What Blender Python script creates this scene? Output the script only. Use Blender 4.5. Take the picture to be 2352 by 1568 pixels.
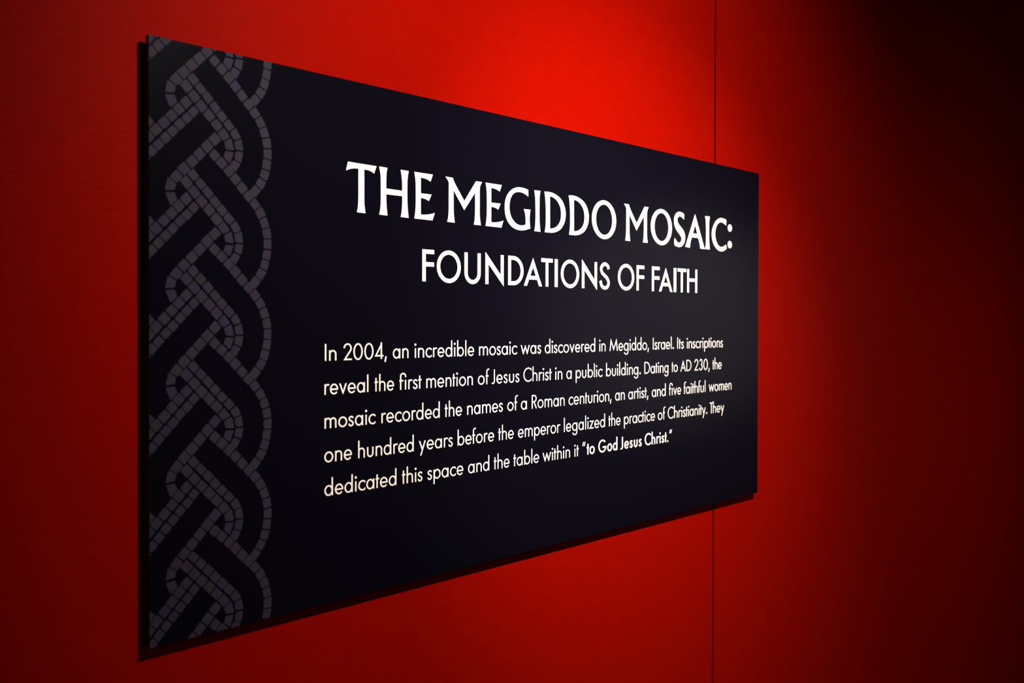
import bpy, bmesh, math, random
from mathutils import Vector, Matrix
from mathutils.geometry import tessellate_polygon, delaunay_2d_cdt

for o in list(bpy.data.objects):
    bpy.data.objects.remove(o, do_unlink=True)
scene = bpy.context.scene
COL = scene.collection

# ------------------------------------------------------------------ camera
K = 0.76                                # metres per unit: the sign is 0.76 m high and 1.52 m wide
SIGN_BOTTOM = 1.45                      # height of the sign's lower edge above the floor (units)
PANEL_FRONT = 0.025                     # distance of the sign's face from the wall (units)
YAW, PITCH, ROLL = 0.8210898, -0.0098653, 0.0022758
cam_data = bpy.data.cameras.new('camera')
cam = bpy.data.objects.new('camera', cam_data)
COL.objects.link(cam)
fw = Vector((math.sin(YAW) * math.cos(PITCH), math.cos(YAW) * math.cos(PITCH), math.sin(PITCH)))
rt = Vector((math.cos(YAW), -math.sin(YAW), 0))
up = rt.cross(fw)
rt, up = math.cos(ROLL) * rt + math.sin(ROLL) * up, -math.sin(ROLL) * rt + math.cos(ROLL) * up
mw = Matrix((rt, up, -fw)).transposed().to_4x4()
mw.translation = K * Vector((-0.7526047, -1.5080964 - PANEL_FRONT, 0.5357720 + SIGN_BOTTOM))
cam.matrix_world = mw
cam_data.sensor_width = 36.0
cam_data.lens = 2228.7638 / 2352 * 36
cam_data.shift_x = -0.2769 / 2352
cam_data.shift_y = -24.161 / 2352
cam_data.clip_start = 0.02
cam_data.dof.use_dof = True
cam_data.dof.focus_distance = 2.25 * K
cam_data.dof.aperture_fstop = 4.6
scene.camera = cam

# ------------------------------------------------------------------ world, lights, exposure
world = bpy.data.worlds.new('world')
scene.world = world
world.use_nodes = True
world.node_tree.nodes['Background'].inputs['Color'].default_value = (1.0, 0.10, 0.05, 1)   # the red gallery around
world.node_tree.nodes['Background'].inputs['Strength'].default_value = 0.058

def spot(name, loc, aim, watts, cone, blend, radius, color):
    d = bpy.data.lights.new(name, 'SPOT')
    d.energy = watts
    d.spot_size = math.radians(cone)
    d.spot_blend = blend
    d.shadow_soft_size = radius
    d.color = color
    o = bpy.data.objects.new(name, d)
    COL.objects.link(o)
    o.location = K * Vector(loc)
    o.rotation_euler = (Vector(aim) - Vector(loc)).to_track_quat('-Z', 'Y').to_euler()
    return o

# ceiling track spot that washes the sign: wide field and brighter core of one lamp
spot('sign_spot', (0.5, -1.70, SIGN_BOTTOM + 1.80), (1.125, 0.0, SIGN_BOTTOM + 0.796), 216, 93.4, 1.0, 0.02, (1.0, 0.87, 0.74))
spot('sign_spot_core', (0.5, -1.70, SIGN_BOTTOM + 1.80), (1.415, 0.0, SIGN_BOTTOM + 0.50), 235, 49.05, 1.0, 0.02, (1.0, 0.87, 0.74))
# broad light from an unseen source, added for right wall glow and panel sheen
spot('far_soft_light', (4.0, -1.80, SIGN_BOTTOM + 0.55), (3.666, 0.0, SIGN_BOTTOM - 0.664), 23.3, 154.7, 1.0, 0.50, (1.0, 0.92, 1.0))


scene.view_settings.view_transform = 'Standard'
scene.view_settings.look = 'None'
scene.view_settings.exposure = 0.0
scene.view_settings.gamma = 1.0
scene.view_settings.use_curve_mapping = False

# ------------------------------------------------------------------ materials
def mat(name, color, rough=0.6, spec=0.3):
    m = bpy.data.materials.new(name)
    m.use_nodes = True
    b = m.node_tree.nodes['Principled BSDF']
    b.inputs['Base Color'].default_value = (*color, 1)
    b.inputs['Roughness'].default_value = rough
    b.inputs['Specular IOR Level'].default_value = spec
    return m

def tex_coord(nt, scale):
    tc = nt.nodes.new('ShaderNodeTexCoord')
    mp = nt.nodes.new('ShaderNodeMapping')
    mp.inputs['Scale'].default_value = scale
    nt.links.new(tc.outputs['Object'], mp.inputs['Vector'])
    return mp.outputs['Vector']

def noise(nt, vec, scale, detail=4, rough=0.6):
    n = nt.nodes.new('ShaderNodeTexNoise')
    n.inputs['Scale'].default_value = scale
    n.inputs['Detail'].default_value = detail
    n.inputs['Roughness'].default_value = rough
    nt.links.new(vec, n.inputs['Vector'])
    return n.outputs['Fac']

def painted_wall():
    m = mat('red_wall_paint', (0.208, 0.0020, 0.00015), 0.43, 0.010)
    nt = m.node_tree
    b = nt.nodes['Principled BSDF']
    # fine roller stipple and long, mostly level brush drags
    stip = noise(nt, tex_coord(nt, (1, 1, 1)), 420, 3, 0.75)
    drag = noise(nt, tex_coord(nt, (14, 14, 95)), 1.8, 4, 0.6)
    add = nt.nodes.new('ShaderNodeMath')
    add.operation = 'MULTIPLY_ADD'
    nt.links.new(drag, add.inputs[0])
    add.inputs[1].default_value = 1.3
    nt.links.new(stip, add.inputs[2])
    bump = nt.nodes.new('ShaderNodeBump')
    bump.inputs['Strength'].default_value = 0.30
    bump.inputs['Distance'].default_value = 0.0016
    nt.links.new(add.outputs[0], bump.inputs['Height'])
    nt.links.new(bump.outputs['Normal'], b.inputs['Normal'])
    # faint mottling of the paint itself
    mott = noise(nt, tex_coord(nt, (1, 1, 1)), 30, 5, 0.7)
    ramp = nt.nodes.new('ShaderNodeValToRGB')
    ramp.color_ramp.elements[0].position = 0.3
    ramp.color_ramp.elements[0].color = (0.197, 0.0019, 0.00015, 1)
    ramp.color_ramp.elements[1].position = 0.7
    ramp.color_ramp.elements[1].color = (0.219, 0.0022, 0.0002, 1)
    nt.links.new(mott, ramp.inputs['Fac'])
    nt.links.new(ramp.outputs['Color'], b.inputs['Base Color'])
    return m

def panel_print():
    m = mat('navy_panel_print', (0.0022, 0.0021, 0.0052), 0.22, 0.055)
    nt = m.node_tree
    b = nt.nodes['Principled BSDF']
    n = noise(nt, tex_coord(nt, (1, 1, 1)), 900, 2, 0.6)
    bump = nt.nodes.new('ShaderNodeBump')
    bump.inputs['Strength'].default_value = 0.05
    bump.inputs['Distance'].default_value = 0.0004
    nt.links.new(n, bump.inputs['Height'])
    nt.links.new(bump.outputs['Normal'], b.inputs['Normal'])
    return m

M_WALL = painted_wall()
M_BACK = mat('dark_backing_board', (0.03, 0.004, 0.003), 0.9, 0.1)
M_JOINT = mat('dark_joint_filler', (0.03, 0.0003, 0.0001), 0.9, 0.0)
M_FLOOR = mat('reddish_wood_floor', (0.27, 0.10, 0.055), 0.6, 0.1)
M_CEIL = mat('black_ceiling', (0.006, 0.006, 0.006), 0.9, 0.1)
M_FACE = panel_print()
M_EDGE = mat('black_panel_core', (0.004, 0.004, 0.005), 0.7, 0.2)
M_WHITE = mat('warm_white_print', (0.93, 0.89, 0.85), 0.55, 0.25)
TILE_COLOURS = [(.027, .026, .034), (.027, .025, .041), (.023, .025, .044), (.032, .025, .033),
                (.026, .027, .028), (.029, .028, .036), (.030, .026, .040)]
_mean = [sum(c[i] for c in TILE_COLOURS) / len(TILE_COLOURS) for i in range(3)]
TILE_COLOURS = [tuple((.68 * c[i] + .32 * _mean[i]) * (0.84, 0.80, 0.98)[i] for i in range(3)) for c in TILE_COLOURS]
M_TILES = [mat('printed_tessera_tone', c, 0.55, 0.05) for c in TILE_COLOURS]

# ------------------------------------------------------------------ mesh helpers
def link_mesh(name, verts, faces, mats, parent=None, idx=None, loc=(0, 0, 0)):
    me = bpy.data.meshes.new(name)
    me.from_pydata([K * Vector(v) for v in verts], [], faces)
    for m in mats:
        me.materials.append(m)
    if idx:
        for p, i in zip(me.polygons, idx):
            p.material_index = i
    me.update()
    o = bpy.data.objects.new(name, me)
    COL.objects.link(o)
    o.location = K * Vector(loc)
    if parent:
        o.parent = parent
    return o

def box(name, lo, hi, m, parent=None, bevel=0.0, kind=None):
    bm = bmesh.new()
    bmesh.ops.create_cube(bm, size=1)
    for v in bm.verts:
        v.co = K * Vector([lo[i] + (v.co[i] + 0.5) * (hi[i] - lo[i]) for i in range(3)])
    if bevel:
        bmesh.ops.bevel(bm, geom=bm.edges[:], offset=bevel * K, segments=2, affect='EDGES')
    me = bpy.data.meshes.new(name)
    bm.to_mesh(me)
    bm.free()
    me.materials.append(m)
    o = bpy.data.objects.new(name, me)
    COL.objects.link(o)
    if parent:
        o.parent = parent
    if kind:
        o['kind'] = kind
    return o

def union(polys):
    """overlapping polygons (units) -> one clean planar triangulation of everything they cover"""
    pts, faces = [], []
    for p in polys:
        q = []
        for a in p:
            if not q or (abs(a[0] - q[-1][0]) + abs(a[1] - q[-1][1])) > 1e-6:
                q.append(a)
        area = sum(q[i][0] * q[(i + 1) % len(q)][1] - q[(i + 1) % len(q)][0] * q[i][1] for i in range(len(q)))
        if len(q) < 3 or abs(area) < 1e-10:
            continue
        if area < 0:
            q = q[::-1]
        faces.append(list(range(len(pts), len(pts) + len(q))))
        pts += [Vector((x * 1000, y * 1000)) for x, y in q]
    v, _e, f, _v, _oe, src = delaunay_2d_cdt(pts, [], faces, 1, 1e-4)
    return [[(v[i].x / 1000, v[i].y / 1000) for i in t] for t, o in zip(f, src) if o]

def print_mesh(name, tris, m, parent, depth, idx=None, mats=None, lift=None):
    """flat print on the panel face: polygons in units (u right, v up)"""
    verts, faces = [], []
    for k, poly in enumerate(tris):
        dz = depth + (lift[k] if lift else 0)
        a = sum(poly[i][0] * poly[(i + 1) % len(poly)][1] - poly[(i + 1) % len(poly)][0] * poly[i][1]
                for i in range(len(poly)))
        if a < 0:
            poly = poly[::-1]
        b = len(verts)
        verts += [(u - SIGN_W / 2, -PANEL_FRONT - dz, v) for u, v in poly]
        faces.append(tuple(range(b, b + len(poly))))
    return link_mesh(name, verts, faces, mats or [m], parent, idx)

# ------------------------------------------------------------------ lettering engine
def stroke(path, S, B, closed=False, miter=7.0, clip=None):
    """thick polyline; S = thickness of upright strokes, B = of level ones. returns quads"""
    P = []
    for p in path:
        if not P or (Vector(p) - P[-1]).length > 0.02:
            P.append(Vector(p))
    n = len(P)
    segs = n if closed else n - 1
    D = [(P[(i + 1) % n] - P[i]).normalized() for i in range(segs)]
    OF = [Vector((-d.y * S / 2, d.x * B / 2)) for d in D]

    def join(i, sgn):
        if not closed and i == 0:
            return P[0] + sgn * OF[0]
        if not closed and i == n - 1:
            return P[-1] + sgn * OF[-1]
        a, b = (i - 1) % segs, i % segs
        c = D[a].x * D[b].y - D[a].y * D[b].x
        p, q = P[i] + sgn * OF[a], P[i] + sgn * OF[b]
        if abs(c) < 0.02 or (abs(c) < 0.4 and D[a].dot(D[b]) > 0):      # gentle bend of a curve
            return (p + q) / 2
        t = ((q - p).x * D[b].y - (q - p).y * D[b].x) / c
        r = p + D[a] * t
        if (r - P[i]).length > miter * max(S, B) / 2:
            r = P[i] + (r - P[i]).normalized() * miter * max(S, B) / 2
        return r
    Lf = [join(i, 1) for i in range(n)]
    Rg = [join(i, -1) for i in range(n)]
    out = []
    for i in range(segs):
        j = (i + 1) % n
        out.append([tuple(Lf[i]), tuple(Rg[i]), tuple(Rg[j]), tuple(Lf[j])])
    if clip:
        out = clip_polys(out, *clip)
    return out

def clip_polys(polys, x0, y0, x1, y1):
    def half(poly, ax, lim, sgn):
        r = []
        for i, a in enumerate(poly):
            b = poly[(i + 1) % len(poly)]
            ia, ib = sgn * (a[ax] - lim) >= 0, sgn * (b[ax] - lim) >= 0
            if ia:
                r.append(a)
            if ia != ib:
                t = (lim - a[ax]) / (b[ax] - a[ax])
                r.append((a[0] + t * (b[0] - a[0]), a[1] + t * (b[1] - a[1])))
        return r
    res = []
    for p in polys:
        for ax, lim, sgn in ((0, x0, 1), (0, x1, -1), (1, y0, 1), (1, y1, -1)):
            if len(p) >= 3:
                p = half(p, ax, lim, sgn)
        if len(p) >= 3:
            res.append(p)
    return res

def arc(cx, cy, rx, ry, a0, a1, n=None):
    n = n or max(6, int(abs(a1 - a0) / 9))
    return [(cx + rx * math.cos(math.radians(a0 + (a1 - a0) * i / n)),
             cy + ry * math.sin(math.radians(a0 + (a1 - a0) * i / n))) for i in range(n + 1)]

def rect(x0, y0, x1, y1):
    return [[(x0, y0), (x1, y0), (x1, y1), (x0, y1)]]

def disc(cx, cy, r):
    return [arc(cx, cy, r, r, 0, 360, 20)[:-1]]

def tess(outer, *holes):
    loops = [[Vector((x, y, 0)) for x, y in l] for l in (outer,) + holes]
    flat = [p for l in (outer,) + holes for p in l]
    return [[flat[i] for i in t] for t in tessellate_polygon(loops)]

def spline(pts, sub=6, closed=False):
    """centripetal Catmull-Rom through the points"""
    n = len(pts)
    P = [Vector(p) for p in pts]
    out = []
    for i in range(n if closed else n - 1):
        p1, p2 = P[i], P[(i + 1) % n]
        p0 = P[(i - 1) % n] if closed or i > 0 else p1 + (p1 - p2)
        p3 = P[(i + 2) % n] if closed or i + 2 < n else p2 + (p2 - p1)
        t0 = 0
        t1 = t0 + max(1e-6, (p1 - p0).length ** .5)
        t2 = t1 + max(1e-6, (p2 - p1).length ** .5)
        t3 = t2 + max(1e-6, (p3 - p2).length ** .5)
        for k in range(sub):
            t = t1 + (t2 - t1) * k / sub
            a1 = p0 * ((t1 - t) / (t1 - t0)) + p1 * ((t - t0) / (t1 - t0))
            a2 = p1 * ((t2 - t) / (t2 - t1)) + p2 * ((t - t1) / (t2 - t1))
            a3 = p2 * ((t3 - t) / (t3 - t2)) + p3 * ((t - t2) / (t3 - t2))
            b1 = a1 * ((t2 - t) / (t2 - t0)) + a2 * ((t - t0) / (t2 - t0))
            b2 = a2 * ((t3 - t) / (t3 - t1)) + a3 * ((t - t1) / (t3 - t1))
            out.append(tuple(b1 * ((t2 - t) / (t2 - t1)) + b2 * ((t - t1) / (t2 - t1))))
    if not closed:
        out.append(tuple(P[-1]))
    return out

def soften(poly, corner=27, sub=4):
    """outline with its real corners kept sharp and everything between them drawn as a curve"""
    n = len(poly)
    cor = []
    for i in range(n):
        a = Vector(poly[i]) - Vector(poly[i - 1])
        b = Vector(poly[(i + 1) % n]) - Vector(poly[i])
        if a.angle(b) > math.radians(corner):
            cor.append(i)
    if not cor:
        return spline(poly, sub, True)
    out = []
    for k, i in enumerate(cor):
        j = cor[(k + 1) % len(cor)]
        run = [poly[(i + m) % n] for m in range(((j - i) % n or n) + 1)]
        out += (spline(run, sub) if len(run) > 2 else run)[:-1]
    return out

X, ASC, DSC = 62.0, 108.0, -34.0          # x-height, ascender, descender (capital = 100)

def glyph(ch, S, B):
    """geometric sans lower case, figures and capitals -> (polygons, ink width, left gap, right gap)"""
    h, b = S / 2, B / 2
    st, rd, dg = 8.5, 4.6, 2.0            # side gaps of straight, round and slanted sides
    ym, ry = X / 2, X / 2 + 1.5 - b       # bowls
    def bowl(x0, x1, a0=0, a1=360):
        cl = a1 - a0 == 360
        p = arc((x0 + x1) / 2, ym, (x1 - x0) / 2 - h, ry, a0, a1, 40 if cl else None)
        return stroke(p[:-1] if cl else p, S, B, closed=cl)
    def stem(x, y0, y1):
        return rect(x, y0, x + S, y1)
    def arch(x0, x1, r=19.0):
        cy = X + 1.5 - b - r
        return stroke(arc((x0 + x1) / 2 + h, cy, (x1 - x0) / 2, r, 170, 0) + [(x1 + h, 0)], S, B)
    if ch in 'adgq':
        w = 59.0
        q = bowl(0, w - 1)
        if ch == 'a': q += stem(w - S, 0, X)
        if ch == 'd': q += stem(w - S, 0, ASC)
        if ch == 'g':
            q += stem(w - S, -10, X)
            q += stroke([(w - h, -9)] + arc(w / 2 + 1, -11, w / 2 - 1 - h, 23 - b, 0, -172), S, B)
        return q, w, rd, st
    if ch in 'bp':
        w = 60.0
        return bowl(1, w) + (stem(0, 0, ASC) if ch == 'b' else stem(0, DSC, X)), w, st, rd
    if ch == 'o':
        return bowl(0, 62.5), 62.5, rd, rd
    if ch == 'c':
        q = clip_polys(bowl(0, 63, 38, 322), -9, -50, 52, 150)
        return q, 52, rd, 2.5
    if ch == 'e':
        w = 58.5
        q = bowl(0, w, 0, 322) + rect(S * .6, ym - b - 1, w - 1.2, ym + b - 1)
        return q, w, rd, rd
    if ch == 'f':
        q = stroke([(4 + h, 0), (4 + h, 88)] + arc(4 + h + 15, 88, 15, ASC + 1 - b - 88, 180, 62), S, B)
        return q + rect(-2, X - B, 25, X), 27, 3, 0.5
    if ch == '\ufb01':
        q = stroke([(5 + h, 0), (5 + h, 86)] + arc(24.5 + h, 86, 19.5, ASC - b - 86, 180, 0) + [(44 + h, 80)], S, B)
        return q + rect(-1, X - B, 31, X) + stem(44, 0, X), 44 + S, 3, st
    if ch == 'h':
        return stem(0, 0, ASC) + arch(0, 50 - S), 50, st, st - .5
    if ch == 'n':
        return stem(0, 0, X) + arch(0, 50 - S), 50, st, st - .5
    if ch == 'm':
        p = (82 - S) / 2
        return stem(0, 0, X) + arch(0, p, 18) + arch(p, 2 * p, 18), 82, st, st - .5
    if ch == 'r':
        q = stroke(arc(h + 18, X + 1.5 - b - 18, 18, 18, 175, 58), S, B)
        return stem(0, 0, X) + q, 33, st, 1.0
    if ch == 'u':
        cy = -1.5 + b + 20
        q = stroke([(h, X)] + arc(24.5, cy, 24.5 - h, 20, 180, 360) + [(49 - h, X)], S, B)
        return q, 49, st, st
    if ch in 'il':
        q = stem(2, 0, X) + disc(2 + h, 85, 8.0 + (S - 11) * .3) if ch == 'i' else stem(0, 0, ASC)
        return (q, S + 4, st - 2, st - 2) if ch == 'i' else (q, S, st, st)
    if ch == 's':
        k = (S - 11.5) * .5
        p = spline([(33.2, 49), (28.5, 55.6 - k), (20.5, 57.8 - k), (11.6, 54.6 - k), (7.2 + k, 46.6), (10.5, 38.6),
                    (19.5, 32.5), (29, 26), (33 - k, 17), (29.6, 8 + k), (19.5, 3.7 + k), (10, 7.2 + k), (4.4, 15.5)], 4)
        return stroke(p, S, B), 39.5, 3.5, 3.5
    if ch == 't':
        return stem(6.5, 0, 85) + rect(0, X - B, 27, X), 27, 1.5, 1.5
    if ch == 'v':
        return stroke([(5.6 - 2, X + 6), (28.5, 5.5), (53.4, X + 6)], S, B, clip=(-9, -2, 99, X)), 57, dg, dg
    if ch == 'w':
        return stroke([(3.4, X + 6), (25.5, 6), (45, X - 7), (64.5, 6), (86.6, X + 6)], S, B, clip=(-9, -2, 120, X + 3)), 90, dg, dg
    if ch == 'y':
        q = stroke([(54.2, X + 8), (28.5 - 15.6, DSC - 8)], S, B, clip=(-9, DSC, 99, X))
        return q + stroke([(3.2, X + 6), (29.5, 2)], S, B, clip=(-9, -9, 99, X)), 58, dg, dg
    if ch == 'z':
        return (rect(3, X - B, 50, X) + rect(0, 0, 51, B) +
                [[(0, 0), (S * 1.25, 0), (50, X), (50 - S * 1.25, X)]]), 51, 3, 3
    if ch == '.':
        return disc(8.8, 7.6, 8.8), 17.6, 7, 7
    if ch == ',':
        return [[(8, 17), (8 + S, 14), (9.5, -21), (0, -18)]], 8 + S, 2, 5
    if ch in '\u201c\u201d':
        q = [[(x, 72), (x + S * .85, 72), (x + S * .85 + 8, 104), (x + 8, 104)] for x in (0, 16)]
        return q, 24 + S * .85, 4, 4
    if ch in 'I1':
        return stem(0, 0, 100), S, 9.5, 9.5
    if ch == 'J':
        q = stroke([(33 - h, 100)] + [(33 - h, 20)] + arc(33 - h - 14.5, 17, 14.5, 18.5 - b, 0, -128), S, B)
        return q, 33, 1, 8.5
    if ch == 'C':
        q = stroke(arc(51, 50, 51 - h, 52 - b, 42, 318), S, B)
        return clip_polys(q, -9, -9, 83, 120), 83, 5, 2
    if ch == 'G':
        q = stroke(arc(51, 50, 51 - h, 52 - b, 42, 354), S, B)
        return q + rect(53, 47 - B, 101, 47), 101, 5, 6
    if ch == 'D':
        q = stroke([(h, 100 - b), (27, 100 - b)] + arc(27, 50, 49 - h, 50 - b, 90, -90, 20) + [(27, b), (h, b)], S, B)
        return q + stem(0, 0, 100), 76, 9, 5
    if ch == 'R':
        q = stroke([(h, 100 - b), (25, 100 - b)] + arc(25, 73, 26 - h, 27 - b, 90, -90, 14) + [(25, 46 + b), (h, 46 + b)], S, B)
        q += [[(17, 50), (17 + S * 1.15, 50), (54, 0), (54 - S * 1.2, 0)]]
        return q + stem(0, 0, 100), 54, 9, 3
    if ch == 'M':
        q = stroke([(5.5, -4), (19, 84), (52, 13), (85, 84), (98.5, -4)], S, B, clip=(-9, -3, 120, 104))
        q = [p for p in q if True]
        return clip_polys(q, -9, 0, 36, 104) + clip_polys(q, 36, -3, 68, 104) + clip_polys(q, 68, 0, 120, 104), 104, 4, 4
    if ch == 'A':
        q = stroke([(3.5, -6), (40, 86), (76.5, -6)], S, B, clip=(-9, 0, 99, 104))
        return q + rect(17, 30 - b, 63, 30 + b), 80, 2, 2
    if ch == 'T':
        return stem(22.5 - h + 4, 0, 100) + rect(0, 100 - B, 54, 100), 54, 1.5, -9
    if ch == '0':
        return stroke(arc(33.5, 50, 33.5 - h, 51.5 - b, 0, 360, 44)[:-1], S, B, closed=True), 67, 5, 5
    if ch == '2':
        q = stroke(arc(30, 72, 29 - h, 30 - b, 178, -33) + [(10, b), (60, b)], S, B, clip=(0, 0, 61, 120))
        return q, 60, 4, 4
    if ch == '3':
        q = stroke(arc(28, 74.5, 23 - h, 27 - b, 165, -80), S, B) + stroke(arc(27, 27.5, 27 - h, 29 - b, 82, -165), S, B)
        return q, 54, 4, 4
    if ch == '4':
        q = stroke([(50.5, 92), (8.5, 20.5), (66, 20.5)], S, B) + rect(45, 0, 45 + S, 104)
        return q, 66, 2, 3
    raise ValueError(ch)

def place_word(text, u0, u1, v, cap, S, B):
    """set a word between its measured ends: natural spacing, remainder shared by letters and gaps"""
    gl = [glyph(c, S, B) for c in text]
    nat = sum(g[1] for g in gl) + sum(gl[i][3] + gl[i + 1][2] for i in range(len(gl) - 1))
    k = cap / 100
    r = (u1 - u0) / (nat * k)
    gx = min(1.07, max(0.93, r)) if len(gl) > 1 else min(1.2, max(.8, r))
    extra = ((u1 - u0) - nat * k * gx) / max(1, len(gl) - 1)
    x, out = u0, []
    for i, (polys, w, l, rr) in enumerate(gl):
        if i:
            x += (gl[i - 1][3] + l) * k * gx + extra
        out += union([[(x + px * k * gx, v + py * k) for px, py in p] for p in polys])
        x += w * k * gx
    return out

# ------------------------------------------------------------------ the room
SIGN_W, SIGN_H, SIGN_T = 2.0, 1.0, 0.010
SEAM = 1.781                                # joint between the two wall boards
GAP = 0.0045
WALL_TOP = 4.3
box('wall_left', (-3.0, 0.0, 0.0), (SEAM - GAP, 0.03, WALL_TOP), M_WALL, bevel=0.0012, kind='structure')
box('wall_right', (SEAM + GAP, 0.0, 0.0), (6.5, 0.03, WALL_TOP), M_WALL, bevel=0.0012, kind='structure')
box('wall_back', (-3.0, 0.03, 0.0), (6.5, 0.06, WALL_TOP), M_BACK, kind='structure')
box('trim_1', (SEAM - GAP, 0.002, 0.0), (SEAM + GAP, 0.03, WALL_TOP), M_JOINT, kind='structure')   # filler set back in the joint
box('floor', (-3.0, -5.0, -0.05), (6.5, 0.06, 0.0), M_FLOOR, kind='structure')
box('ceiling', (-3.0, -5.0, WALL_TOP), (6.5, 0.06, WALL_TOP + 0.05), M_CEIL, kind='structure')

# ------------------------------------------------------------------ the sign
sign = bpy.data.objects.new('exhibit_sign', None)
COL.objects.link(sign)
sign.location = K * Vector((SIGN_W / 2, 0, SIGN_BOTTOM))
sign['label'] = 'wide dark navy exhibit sign with white lettering and braided mosaic border on red wall'
sign['category'] = 'sign'

panel = box('panel', (-SIGN_W / 2, -PANEL_FRONT, 0), (SIGN_W / 2, -PANEL_FRONT + SIGN_T, SIGN_H), M_EDGE, sign, bevel=0.0006)
panel.data.materials.append(M_FACE)
for p in panel.data.polygons:
    if p.normal.y < -0.9:
        p.material_index = 1
for z in (0.2, 0.8):                        # rails that hold the panel off the wall
    box('mounting_rail', (-0.8, -PANEL_FRONT + SIGN_T, z - 0.02), (0.8, 0.0, z + 0.02), M_EDGE, sign)

# braided border of printed tesserae: rows of tile centres (mm) of one repeat, drawn over and over
PERIOD = 161.15
ROWS = {
    'A': [(118.2, 819), (131.7, 807.3), (145.3, 794.6), (157.9, 782.7), (171.4, 768.4), (184.2, 755), (196.9, 742.5), (208.3, 727.4), (216.3, 710.5), (221.6, 692.2), (223.2, 673.2), (221.1, 654.2), (216.8, 635.8), (209.1, 619.1), (197.5, 604.5)],
    'P': [(78.7, 780.6), (92, 767.3), (105.6, 753.9), (118.9, 739.5), (131.9, 726.3), (145.2, 713.1), (158.7, 698.9), (165.2, 681.4), (165.2, 661.5), (157.4, 644.8)],
    'Q': [(66.1, 767), (80.2, 752.1), (93.7, 737.9), (107.9, 724.3), (121.8, 709.8), (135.6, 695.8), (146.5, 679.9), (144.9, 658.9)],
    'L': [(118.6, 685.3), (104.3, 671.3), (90.1, 656.6), (76, 642.5), (61.5, 628.5), (47.8, 614.1), (37, 599.2), (38.9, 577.9)],
    'R': [(65.5, 739.5), (52.3, 726.5), (39.8, 713.7), (26.6, 700.3), (12.2, 686.2), (-0.7, 673.1)],
    'S': [(79.4, 726.1), (67.3, 713.4), (54.5, 701.7), (41.9, 688.1), (29.2, 675.8), (16.9, 662.7), (5, 650.4), (-6.7, 638.3)],
    'E': [(-14.5, 711), (-1.5, 698)],
}
ROW_WIDTH = dict(A=16.4, P=14.8, Q=16.2, L=16.8, R=16.2, S=14.6, E=15.4)
ROW_ENDS = {'L': ((133.2, 699.5), (52.6, 563.5)), 'Q': (None, (134.0, 645.4)), 'P': (None, (145.7, 630.8)), 'A': ((104.9, 830.6), (184.1, 589.8))}   # where a row came from / leads on to
rng = random.Random(11)

def row_tiles(pts, width, before=None, after=None, gap=2.0):
    P = [Vector(p) for p in pts]
    n = len(P)
    a = Vector(before) if before else P[0] * 2 - P[1]
    z = Vector(after) if after else P[-1] * 2 - P[-2]
    Q = [a] + P + [z]
    cuts = []
    for i in range(n + 1):
        c, d = (Q[i] + Q[i + 1]) / 2, Q[i + 1] - Q[i]
        if 0 < i < n:                       # the joint follows the bend of the row
            d = d + ((Q[i] - Q[i - 1]) + (Q[i + 2] - Q[i + 1])) * .25
        cuts.append((c, d.normalized()))
    out = []
    for i in range(n):
        (c0, d0), (c1, d1) = cuts[i], cuts[i + 1]
        w = width * (1 + rng.uniform(-.035, .035)) / 2
        g = gap * rng.uniform(.4, .6)
        n0, n1 = Vector((-d0.y, d0.x)), Vector((-d1.y, d1.x))
        # keep the row's middle on the tile's own centre so that bends stay round
        m = P[i] - (c0 + c1) / 2
        q = [c0 + d0 * g + n0 * w + m * .5, c0 + d0 * g - n0 * w + m * .5,
             c1 - d1 * g - n1 * w + m * .5, c1 - d1 * g + n1 * w + m * .5]
        q = [p + Vector((rng.uniform(-.35, .35), rng.uniform(-.35, .35))) for p in q]
        r = []
        for k in range(4):                  # eased corners
            a, b, c = q[k - 1], q[k], q[(k + 1) % 4]
            e = rng.uniform(1.6, 3.0)
            r += [tuple(b + (a - b).normalized() * e), tuple(b + ((a - b).normalized() + (c - b).normalized()) * e * .22),
                  tuple(b + (c - b).normalized() * e)]
        out.append(r)
    return out

tiles, tones, lifts = [], [], []
for k in range(-5, 4):
    for key, pts in ROWS.items():
        up = lambda p: p and (p[0], p[1] + k * PERIOD)
        e0, e1 = ROW_ENDS.get(key, (None, None))
        for t in row_tiles([up(p) for p in pts], ROW_WIDTH[key], up(e0), up(e1)):
            tone = rng.randrange(len(M_TILES))
            if max(q[1] for q in t) < 2 or min(q[1] for q in t) > SIGN_H * 1000 - 2 or max(q[0] for q in t) < 2:
                continue
            for c in clip_polys([t], 0.4, 0.4, SIGN_W * 1000, SIGN_H * 1000 - 0.4):
                tiles.append([(x / 1000, y / 1000) for x, y in c])
                tones.append(tone)
                lifts.append(2e-5 * 'SRLQPAE'.index(key) + 1e-5 * (k % 2))
border = print_mesh('mosaic_border', tiles, None, sign, 0.0002, tones, M_TILES, lifts)
border['label'] = 'faint grey braided mosaic border along left edge'

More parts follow.
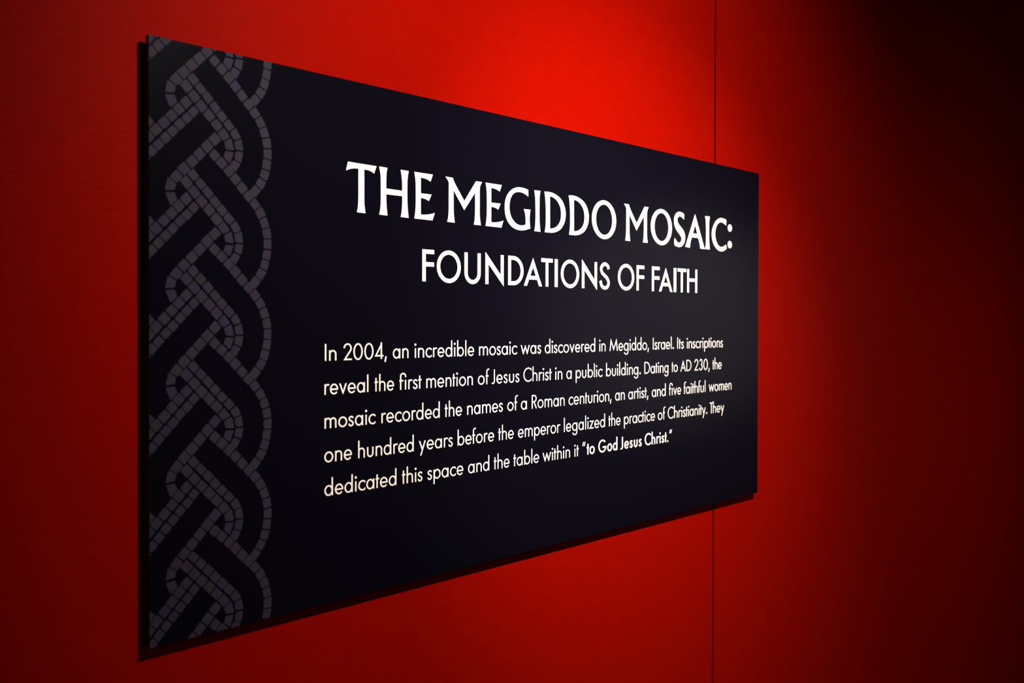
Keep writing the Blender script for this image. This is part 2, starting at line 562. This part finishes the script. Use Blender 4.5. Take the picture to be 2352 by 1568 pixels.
# title: flared capitals (outlines in mm on the panel)
CAPS = {
    'T': [(401.82, 842.61), (472.06, 842.1), (466.1, 827.06), (459.08, 830.09), (452.29, 831.83), (441.21, 832.22), (441.42, 811.36), (441.45, 780.98), (441.56, 768.07), (442.53, 758.28), (444.46, 746.88), (423.48, 747.33), (425.74, 756.81), (426.68, 766.71), (427.14, 779.6), (427.12, 809.82), (427.19, 832.26), (418.87, 831.74), (410.42, 830.3), (403.88, 828.27), (397.19, 825.25)],
    'H': [(478.85, 842.36), (500.04, 842.15), (498.05, 834.54), (496.96, 822.78), (496.89, 800.59), (538.67, 800.26), (538.44, 816), (537.39, 826.91), (534.48, 842.32), (555.74, 842.25), (553.77, 832.67), (552.44, 819.85), (552.15, 801.61), (552.5, 777.87), (553.57, 763.7), (555.9, 746.68), (534.72, 746.89), (536.98, 756.76), (538.4, 768.71), (538.68, 789.46), (496.9, 789.18), (497.12, 774.69), (497.94, 763.12), (500.16, 746.99), (478.96, 747.35), (481.52, 757.83), (482.79, 769.52), (482.97, 788.83), (482.93, 815.84), (481.93, 828.84)],
    'E': [(570.99, 842.4), (622.7, 842.37), (615.94, 827.03), (608.85, 829.91), (599.64, 831.89), (588.88, 832.56), (588.94, 800.06), (618.94, 800.32), (611.44, 786.24), (602.96, 789.09), (595.4, 790.39), (588.96, 790.67), (589.02, 756.46), (599.78, 756.78), (612.8, 758.66), (620.45, 760.5), (628.14, 763.01), (621.57, 746.62), (571.15, 746.86), (573.56, 759.03), (574.92, 771.92), (575.07, 807.89), (574.51, 823.8), (572.91, 834)],
    'M': [(658.39, 842.42), (679.95, 842.07), (683.98, 834.04), (714.44, 795.98), (749.91, 842.34), (768.76, 842.4), (763.56, 833.99), (761.76, 826.98), (761.61, 795.38), (761.68, 769.78), (762.8, 759.62), (765.26, 746.99), (743.57, 746.92), (745.94, 758.3), (747.09, 772.84), (747.1, 816.57), (714.26, 775.98), (681.96, 815.98), (682.46, 796.52), (682.62, 775.77), (683.46, 761.72), (685.9, 746.7), (663.9, 747.1), (666.49, 757.04), (667.93, 770.38), (668.21, 795.19), (668.25, 831.53), (665.18, 835.75)],
    'G': [(920.8, 840.6), (908.96, 842.74), (897.84, 843.6), (886.79, 843.13), (875.84, 840.78), (866.17, 836.51), (856.58, 829.81), (849.43, 821.75), (844.7, 812.74), (842, 802.71), (841.43, 792.89), (842.42, 782.39), (845.42, 772.04), (850.81, 763.07), (859.22, 755.12), (868.88, 749.67), (878.59, 746.66), (889.58, 745.12), (901.88, 745.41), (914.28, 747.69), (928.4, 751.71), (926.72, 762.65), (926.04, 776.83), (926.89, 786.95), (928.74, 795.32), (905.66, 794.92), (909.16, 787.15), (911.43, 777.34), (911.99, 759.87), (905.55, 757.73), (898.14, 756.6), (889.54, 756.96), (879.76, 759.95), (871.24, 765.47), (863.98, 772.71), (859.74, 781.38), (857.3, 791), (857.51, 800.84), (859.04, 809.17), (862.62, 817.7), (868.02, 824.78), (875.88, 829.66), (886.83, 832.23), (896.64, 832.37), (905.29, 830.9), (913.99, 828), (920.86, 824.9)],
    'I': [(941.54, 841.89), (963.57, 842.3), (961.36, 831.14), (960.46, 819.33), (960.34, 788.06), (960.64, 772.45), (961.87, 760.82), (963.94, 746.49), (942.13, 746.77), (944.9, 758.01), (946.14, 771.33), (946, 810.22), (944.88, 825.67), (943.32, 834.84)],
    'D': [(977.63, 842.13), (987.83, 842.99), (999.93, 842.92), (1012.1, 841.19), (1024.4, 837.61), (1035.6, 832.28), (1044.3, 825.08), (1050.6, 816.41), (1054.7, 807.11), (1056.4, 796.78), (1055.5, 786.24), (1052.1, 775.51), (1045.8, 765.8), (1037.2, 757.55), (1027.2, 752.46), (1017.4, 749.14), (1005.2, 747.11), (993.05, 746.76), (979.21, 746.76), (981.57, 756.76), (982.95, 770.24), (983.2, 797.82), (981.92, 817.38), (980.07, 831.37)],
    'Dh': [(997.79, 833.06), (1007.3, 831.99), (1017.1, 828.54), (1025.7, 822.97), (1032.5, 815.6), (1036.9, 807.19), (1038.8, 796.94), (1038.3, 786.47), (1035.6, 777.45), (1029.7, 769.01), (1021, 762.39), (1011.2, 758.49), (998.46, 756.15)],
    'S': [(1576.1, 837.86), (1566.8, 841.31), (1557.2, 843), (1550.7, 843.08), (1541.1, 840.32), (1532.4, 834.89), (1526.9, 826.92), (1524.9, 816.14), (1527.1, 804.8), (1532.7, 795.47), (1541.5, 787.65), (1551.2, 781.2), (1558.4, 775.44), (1562.5, 769.89), (1562.5, 765.43), (1559.4, 760.31), (1554.5, 757.34), (1548.9, 756.55), (1542.5, 758.38), (1536.1, 762.43), (1528.9, 768.62), (1526.6, 760.5), (1527.5, 749.04), (1533.8, 746.32), (1543.4, 744.65), (1552.2, 744.54), (1561.1, 746.3), (1569.9, 750.66), (1577.2, 758.27), (1581.2, 768.4), (1581.1, 776.48), (1577, 786.98), (1568.8, 795.37), (1559.1, 801.82), (1549.4, 807.79), (1543.7, 814.04), (1541.8, 820.11), (1544.4, 826.54), (1552.4, 830.57), (1560.5, 829.61), (1567, 827), (1575.1, 823.17)],
    'A': [(1632.4, 843.13), (1684.5, 745.87), (1660.5, 746.55), (1657.9, 757.68), (1653.6, 767.5), (1649.3, 775.92), (1616.2, 776.06), (1610.8, 765.75), (1607.6, 755.6), (1605.7, 745.53), (1581.8, 747.05)],
    'Ah': [(1632.7, 812.65), (1621.5, 787.75), (1644.6, 787.5)],
    'C': [(1803.7, 839.63), (1793.6, 842.17), (1782.7, 843.2), (1771.9, 843), (1757.5, 839.32), (1743.3, 831.18), (1732.8, 820.09), (1725, 806.45), (1721.9, 792.25), (1724.3, 778.42), (1731.5, 764.85), (1742.2, 755.19), (1756.5, 747.54), (1769.1, 744.65), (1778.1, 744.67), (1789, 746.49), (1805.4, 753.1), (1806.2, 758.87), (1801.6, 766.21), (1794.3, 762.46), (1783.4, 758.69), (1774.4, 757.51), (1763.6, 759.71), (1752.8, 767.07), (1745.5, 777.89), (1741.5, 790.76), (1742.7, 803.95), (1747.9, 815.58), (1755.9, 823.68), (1764.8, 828.59), (1773.8, 830.4), (1784.7, 829.62), (1793.8, 826.52), (1802, 822.85)],
}
TITLE_BASE, TITLE_TOP = 746.9, 842.3
title = []
def cap(ch, x0=None, x1=None):
    o = CAPS[ch]
    holes = [CAPS[ch + 'h']] if ch + 'h' in CAPS else []
    a, b = min(p[0] for p in o), max(p[0] for p in o)
    n0, n1 = (a, b) if x0 is None else (x0, x1 if x1 is not None else x0 + b - a)
    f = lambda l: [((n0 + (x - a) * (n1 - n0) / (b - a)) / 1000, y / 1000) for x, y in l]
    title.extend(tess(soften(f(o)), *[soften(f(q)) for q in holes]))
def ring(o, i):
    a = arc(*o, 0, 360, 72)[:-1]
    b = arc(*i, 0, 360, 72)[:-1]
    for k in range(72):
        j = (k + 1) % 72
        title.append([a[k], a[j], b[j], b[k]])
def title_word():
    print_mesh('title_word', title, M_WHITE, sign, 0.0002)
    title.clear()
for ch in 'THE':
    cap(ch)
title_word()
for ch in 'MGID':
    cap(ch)
cap('E', 779.8, 837.4)
cap('D', 1067.5)
ring((1.2086, .7939, .0505, .0491), (1.2088, .7939, .0335, .0383))
title_word()
for ch in 'SAC':
    cap(ch)
cap('M', 1292.6, 1402.9)
cap('I', 1685.8, 1711.9)
ring((1.4641, .7938, .0508, .0491), (1.4643, .7938, .0333, .0383))
for z in (.8171, .7675):                    # the colon
    title.extend([arc(1.8244, z, .0122, .0110, 0, 360, 32)[:-1]])
title_word()

# subtitle: plain geometric capitals, each set to its own measured width
def wide_cap(ch, w, S, B):
    h, b = S / 2, B / 2
    if ch == 'F': return rect(0, 0, S, 100) + rect(0, 100 - B, w, 100) + rect(0, 54 - b, w - .5, 54 + b)
    if ch == 'O': return stroke(arc(w / 2, 50, w / 2 - h, 52 - b, 0, 360, 60)[:-1], S, B, closed=True)
    if ch == 'U': return stroke([(h, 100), (h, 34)] + arc(w / 2, 34, w / 2 - h, 36 - b, 180, 360, 24) + [(w - h, 34), (w - h, 100)], S, B)
    if ch == 'N': return [[(0, 0), (S, 0), (S, 67), (w, -5.5), (w, 100), (w - S, 100), (w - S, 33), (1.5, 106), (0, 106)]]
    if ch == 'D': return rect(0, 0, S, 100) + stroke([(h, 100 - b), (w * .34, 100 - b)] + arc(w * .34, 50, w * .66 - h, 50 - b, 90, -90, 30) + [(w * .34, b), (h, b)], S, B)
    if ch == 'A': 
        return stroke([(h * .82, -4), (w / 2, 82), (w - h * .82, -4)], S, B, clip=(-5, 0, w + 5, 103)) + rect(w * .22, 29 - b, w * .78, 29 + b)
    if ch == 'T': return rect(w / 2 - h, 0, w / 2 + h, 100) + rect(0, 100 - B, w, 100)
    if ch == 'I': return rect(0, 0, w, 100)
    if ch == 'H': return rect(0, 0, S, 100) + rect(w - S, 0, w, 100) + rect(0, 54 - b, w, 54 + b)
    if ch == 'S':
        p = spline([(.88, .775), (.76, .895), (.53, .95), (.28, .90), (.155, .765), (.25, .62), (.5, .51), (.76, .39),
                    (.865, .235), (.76, .10), (.48, .045), (.22, .115), (.085, .31)], 6)
        return stroke([(x * w, y * 100) for x, y in p], S, B)
SUB_BASE, SUB_CAP = 0.6184, 0.0666
for word in [[('F', 0.5933, 0.6265), ('O', 0.6340, 0.7041), ('U', 0.7151, 0.7650), ('N', 0.7797, 0.8387), ('D', 0.8532, 0.9053), ('A', 0.9064, 0.9702), ('T', 0.9671, 1.0085), ('I', 1.0159, 1.0272), ('O', 1.0386, 1.1087), ('N', 1.1194, 1.1799), ('S', 1.1900, 1.2338)],
             [('O', 1.2672, 1.3387), ('F', 1.3491, 1.3843)],
             [('F', 1.4195, 1.4560), ('A', 1.4533, 1.5182), ('I', 1.5245, 1.5374), ('T', 1.5434, 1.5873), ('H', 1.5927, 1.6448)]]:
    sub = []
    for ch, u0, u1 in word:
        k = SUB_CAP / 100
        sub += union([[(u0 + x * k, SUB_BASE + y * k) for x, y in p] for p in wide_cap(ch, (u1 - u0) / k, 14.8, 13.4)])
    print_mesh('subtitle_word', sub, M_WHITE, sign, 0.0002)

# paragraph: (baseline, [(word, left end, right end)]); '*' marks the bolder closing phrase
LINES = [
    (0.4604, [('In', 0.3479, 0.3747), ('2004,', 0.3911, 0.4986), ('an', 0.5145, 0.5559), ('incredible', 0.5723, 0.7452), ('mosaic', 0.7604, 0.8839), ('was', 0.8965, 0.9676), ('discovered', 0.9808, 1.1733), ('in', 1.1899, 1.2158), ('Megiddo,', 1.2324, 1.4064), ('Israel.', 1.4253, 1.5265), ('Its', 1.5436, 1.5769), ('inscriptions', 1.5922, 1.7872)]),
    (0.3963, [('reveal', 0.3470, 0.4521), ('the', 0.4676, 0.5177), ('\ufb01rst', 0.5318, 0.5918), ('mention', 0.6049, 0.7412), ('of', 0.7569, 0.7910), ('Jesus', 0.7995, 0.8919), ('Christ', 0.9056, 1.0057), ('in', 1.0187, 1.0452), ('a', 1.0607, 1.0807), ('public', 1.0965, 1.2032), ('building.', 1.2185, 1.3694), ('Dating', 1.3866, 1.5000), ('to', 1.5163, 1.5461), ('AD', 1.5602, 1.6159), ('230,', 1.6319, 1.7136), ('the', 1.7298, 1.7806)]),
    (0.3322, [('mosaic', 0.3472, 0.4701), ('recorded', 0.4851, 0.6430), ('the', 0.6575, 0.7085), ('names', 0.7242, 0.8370), ('of', 0.8514, 0.8851), ('a', 0.8974, 0.9177), ('Roman', 0.9348, 1.0542), ('centurion,', 1.0694, 1.2413), ('an', 1.2571, 1.2987), ('artist,', 1.3141, 1.4046), ('and', 1.4213, 1.4873), ('\ufb01ve', 1.5041, 1.5634), ('faithful', 1.5781, 1.6913), ('women', 1.7097, 1.8375)]),
    (0.2680, [('one', 0.3467, 0.4117), ('hundred', 0.4270, 0.5704), ('years', 0.5844, 0.6813), ('before', 0.6955, 0.8087), ('the', 0.8221, 0.8732), ('emperor', 0.8876, 1.0378), ('legalized', 1.0519, 1.2146), ('the', 1.2293, 1.2805), ('practice', 1.2957, 1.4362), ('of', 1.4503, 1.4845), ('Christianity.', 1.4977, 1.7022), ('They', 1.7151, 1.7964)]),
    (0.2042, [('dedicated', 0.3470, 0.5241), ('this', 0.5389, 0.5947), ('space', 0.6083, 0.7127), ('and', 0.7272, 0.7933), ('the', 0.8079, 0.8592), ('table', 0.8724, 0.9612), ('within', 0.9738, 1.0754), ('it', 1.0919, 1.1093), ('\u201c', 1.1231, 1.1364), ('*to', 1.1406, 1.1728), ('*God', 1.1876, 1.2675), ('*Jesus', 1.2805, 1.3750), ('*Christ.', 1.3888, 1.5014), ('\u201d', 1.5063, 1.5195)]),
]
CAP = 0.0318
bold = []
for v, words in LINES:
    line = []
    for w, u0, u1 in words:
        if w[0] == '*':
            bold += place_word(w[1:], u0, u1, v, CAP, 14.6, 12.6)
        else:
            line += place_word(w, u0, u1, v, CAP, 9.8, 8.9)
    print_mesh('text_line', line, M_WHITE, sign, 0.0002)
bt = print_mesh('bold_phrase', bold, M_WHITE, sign, 0.0002)
bt['label'] = 'bolder white closing words of the paragraph'
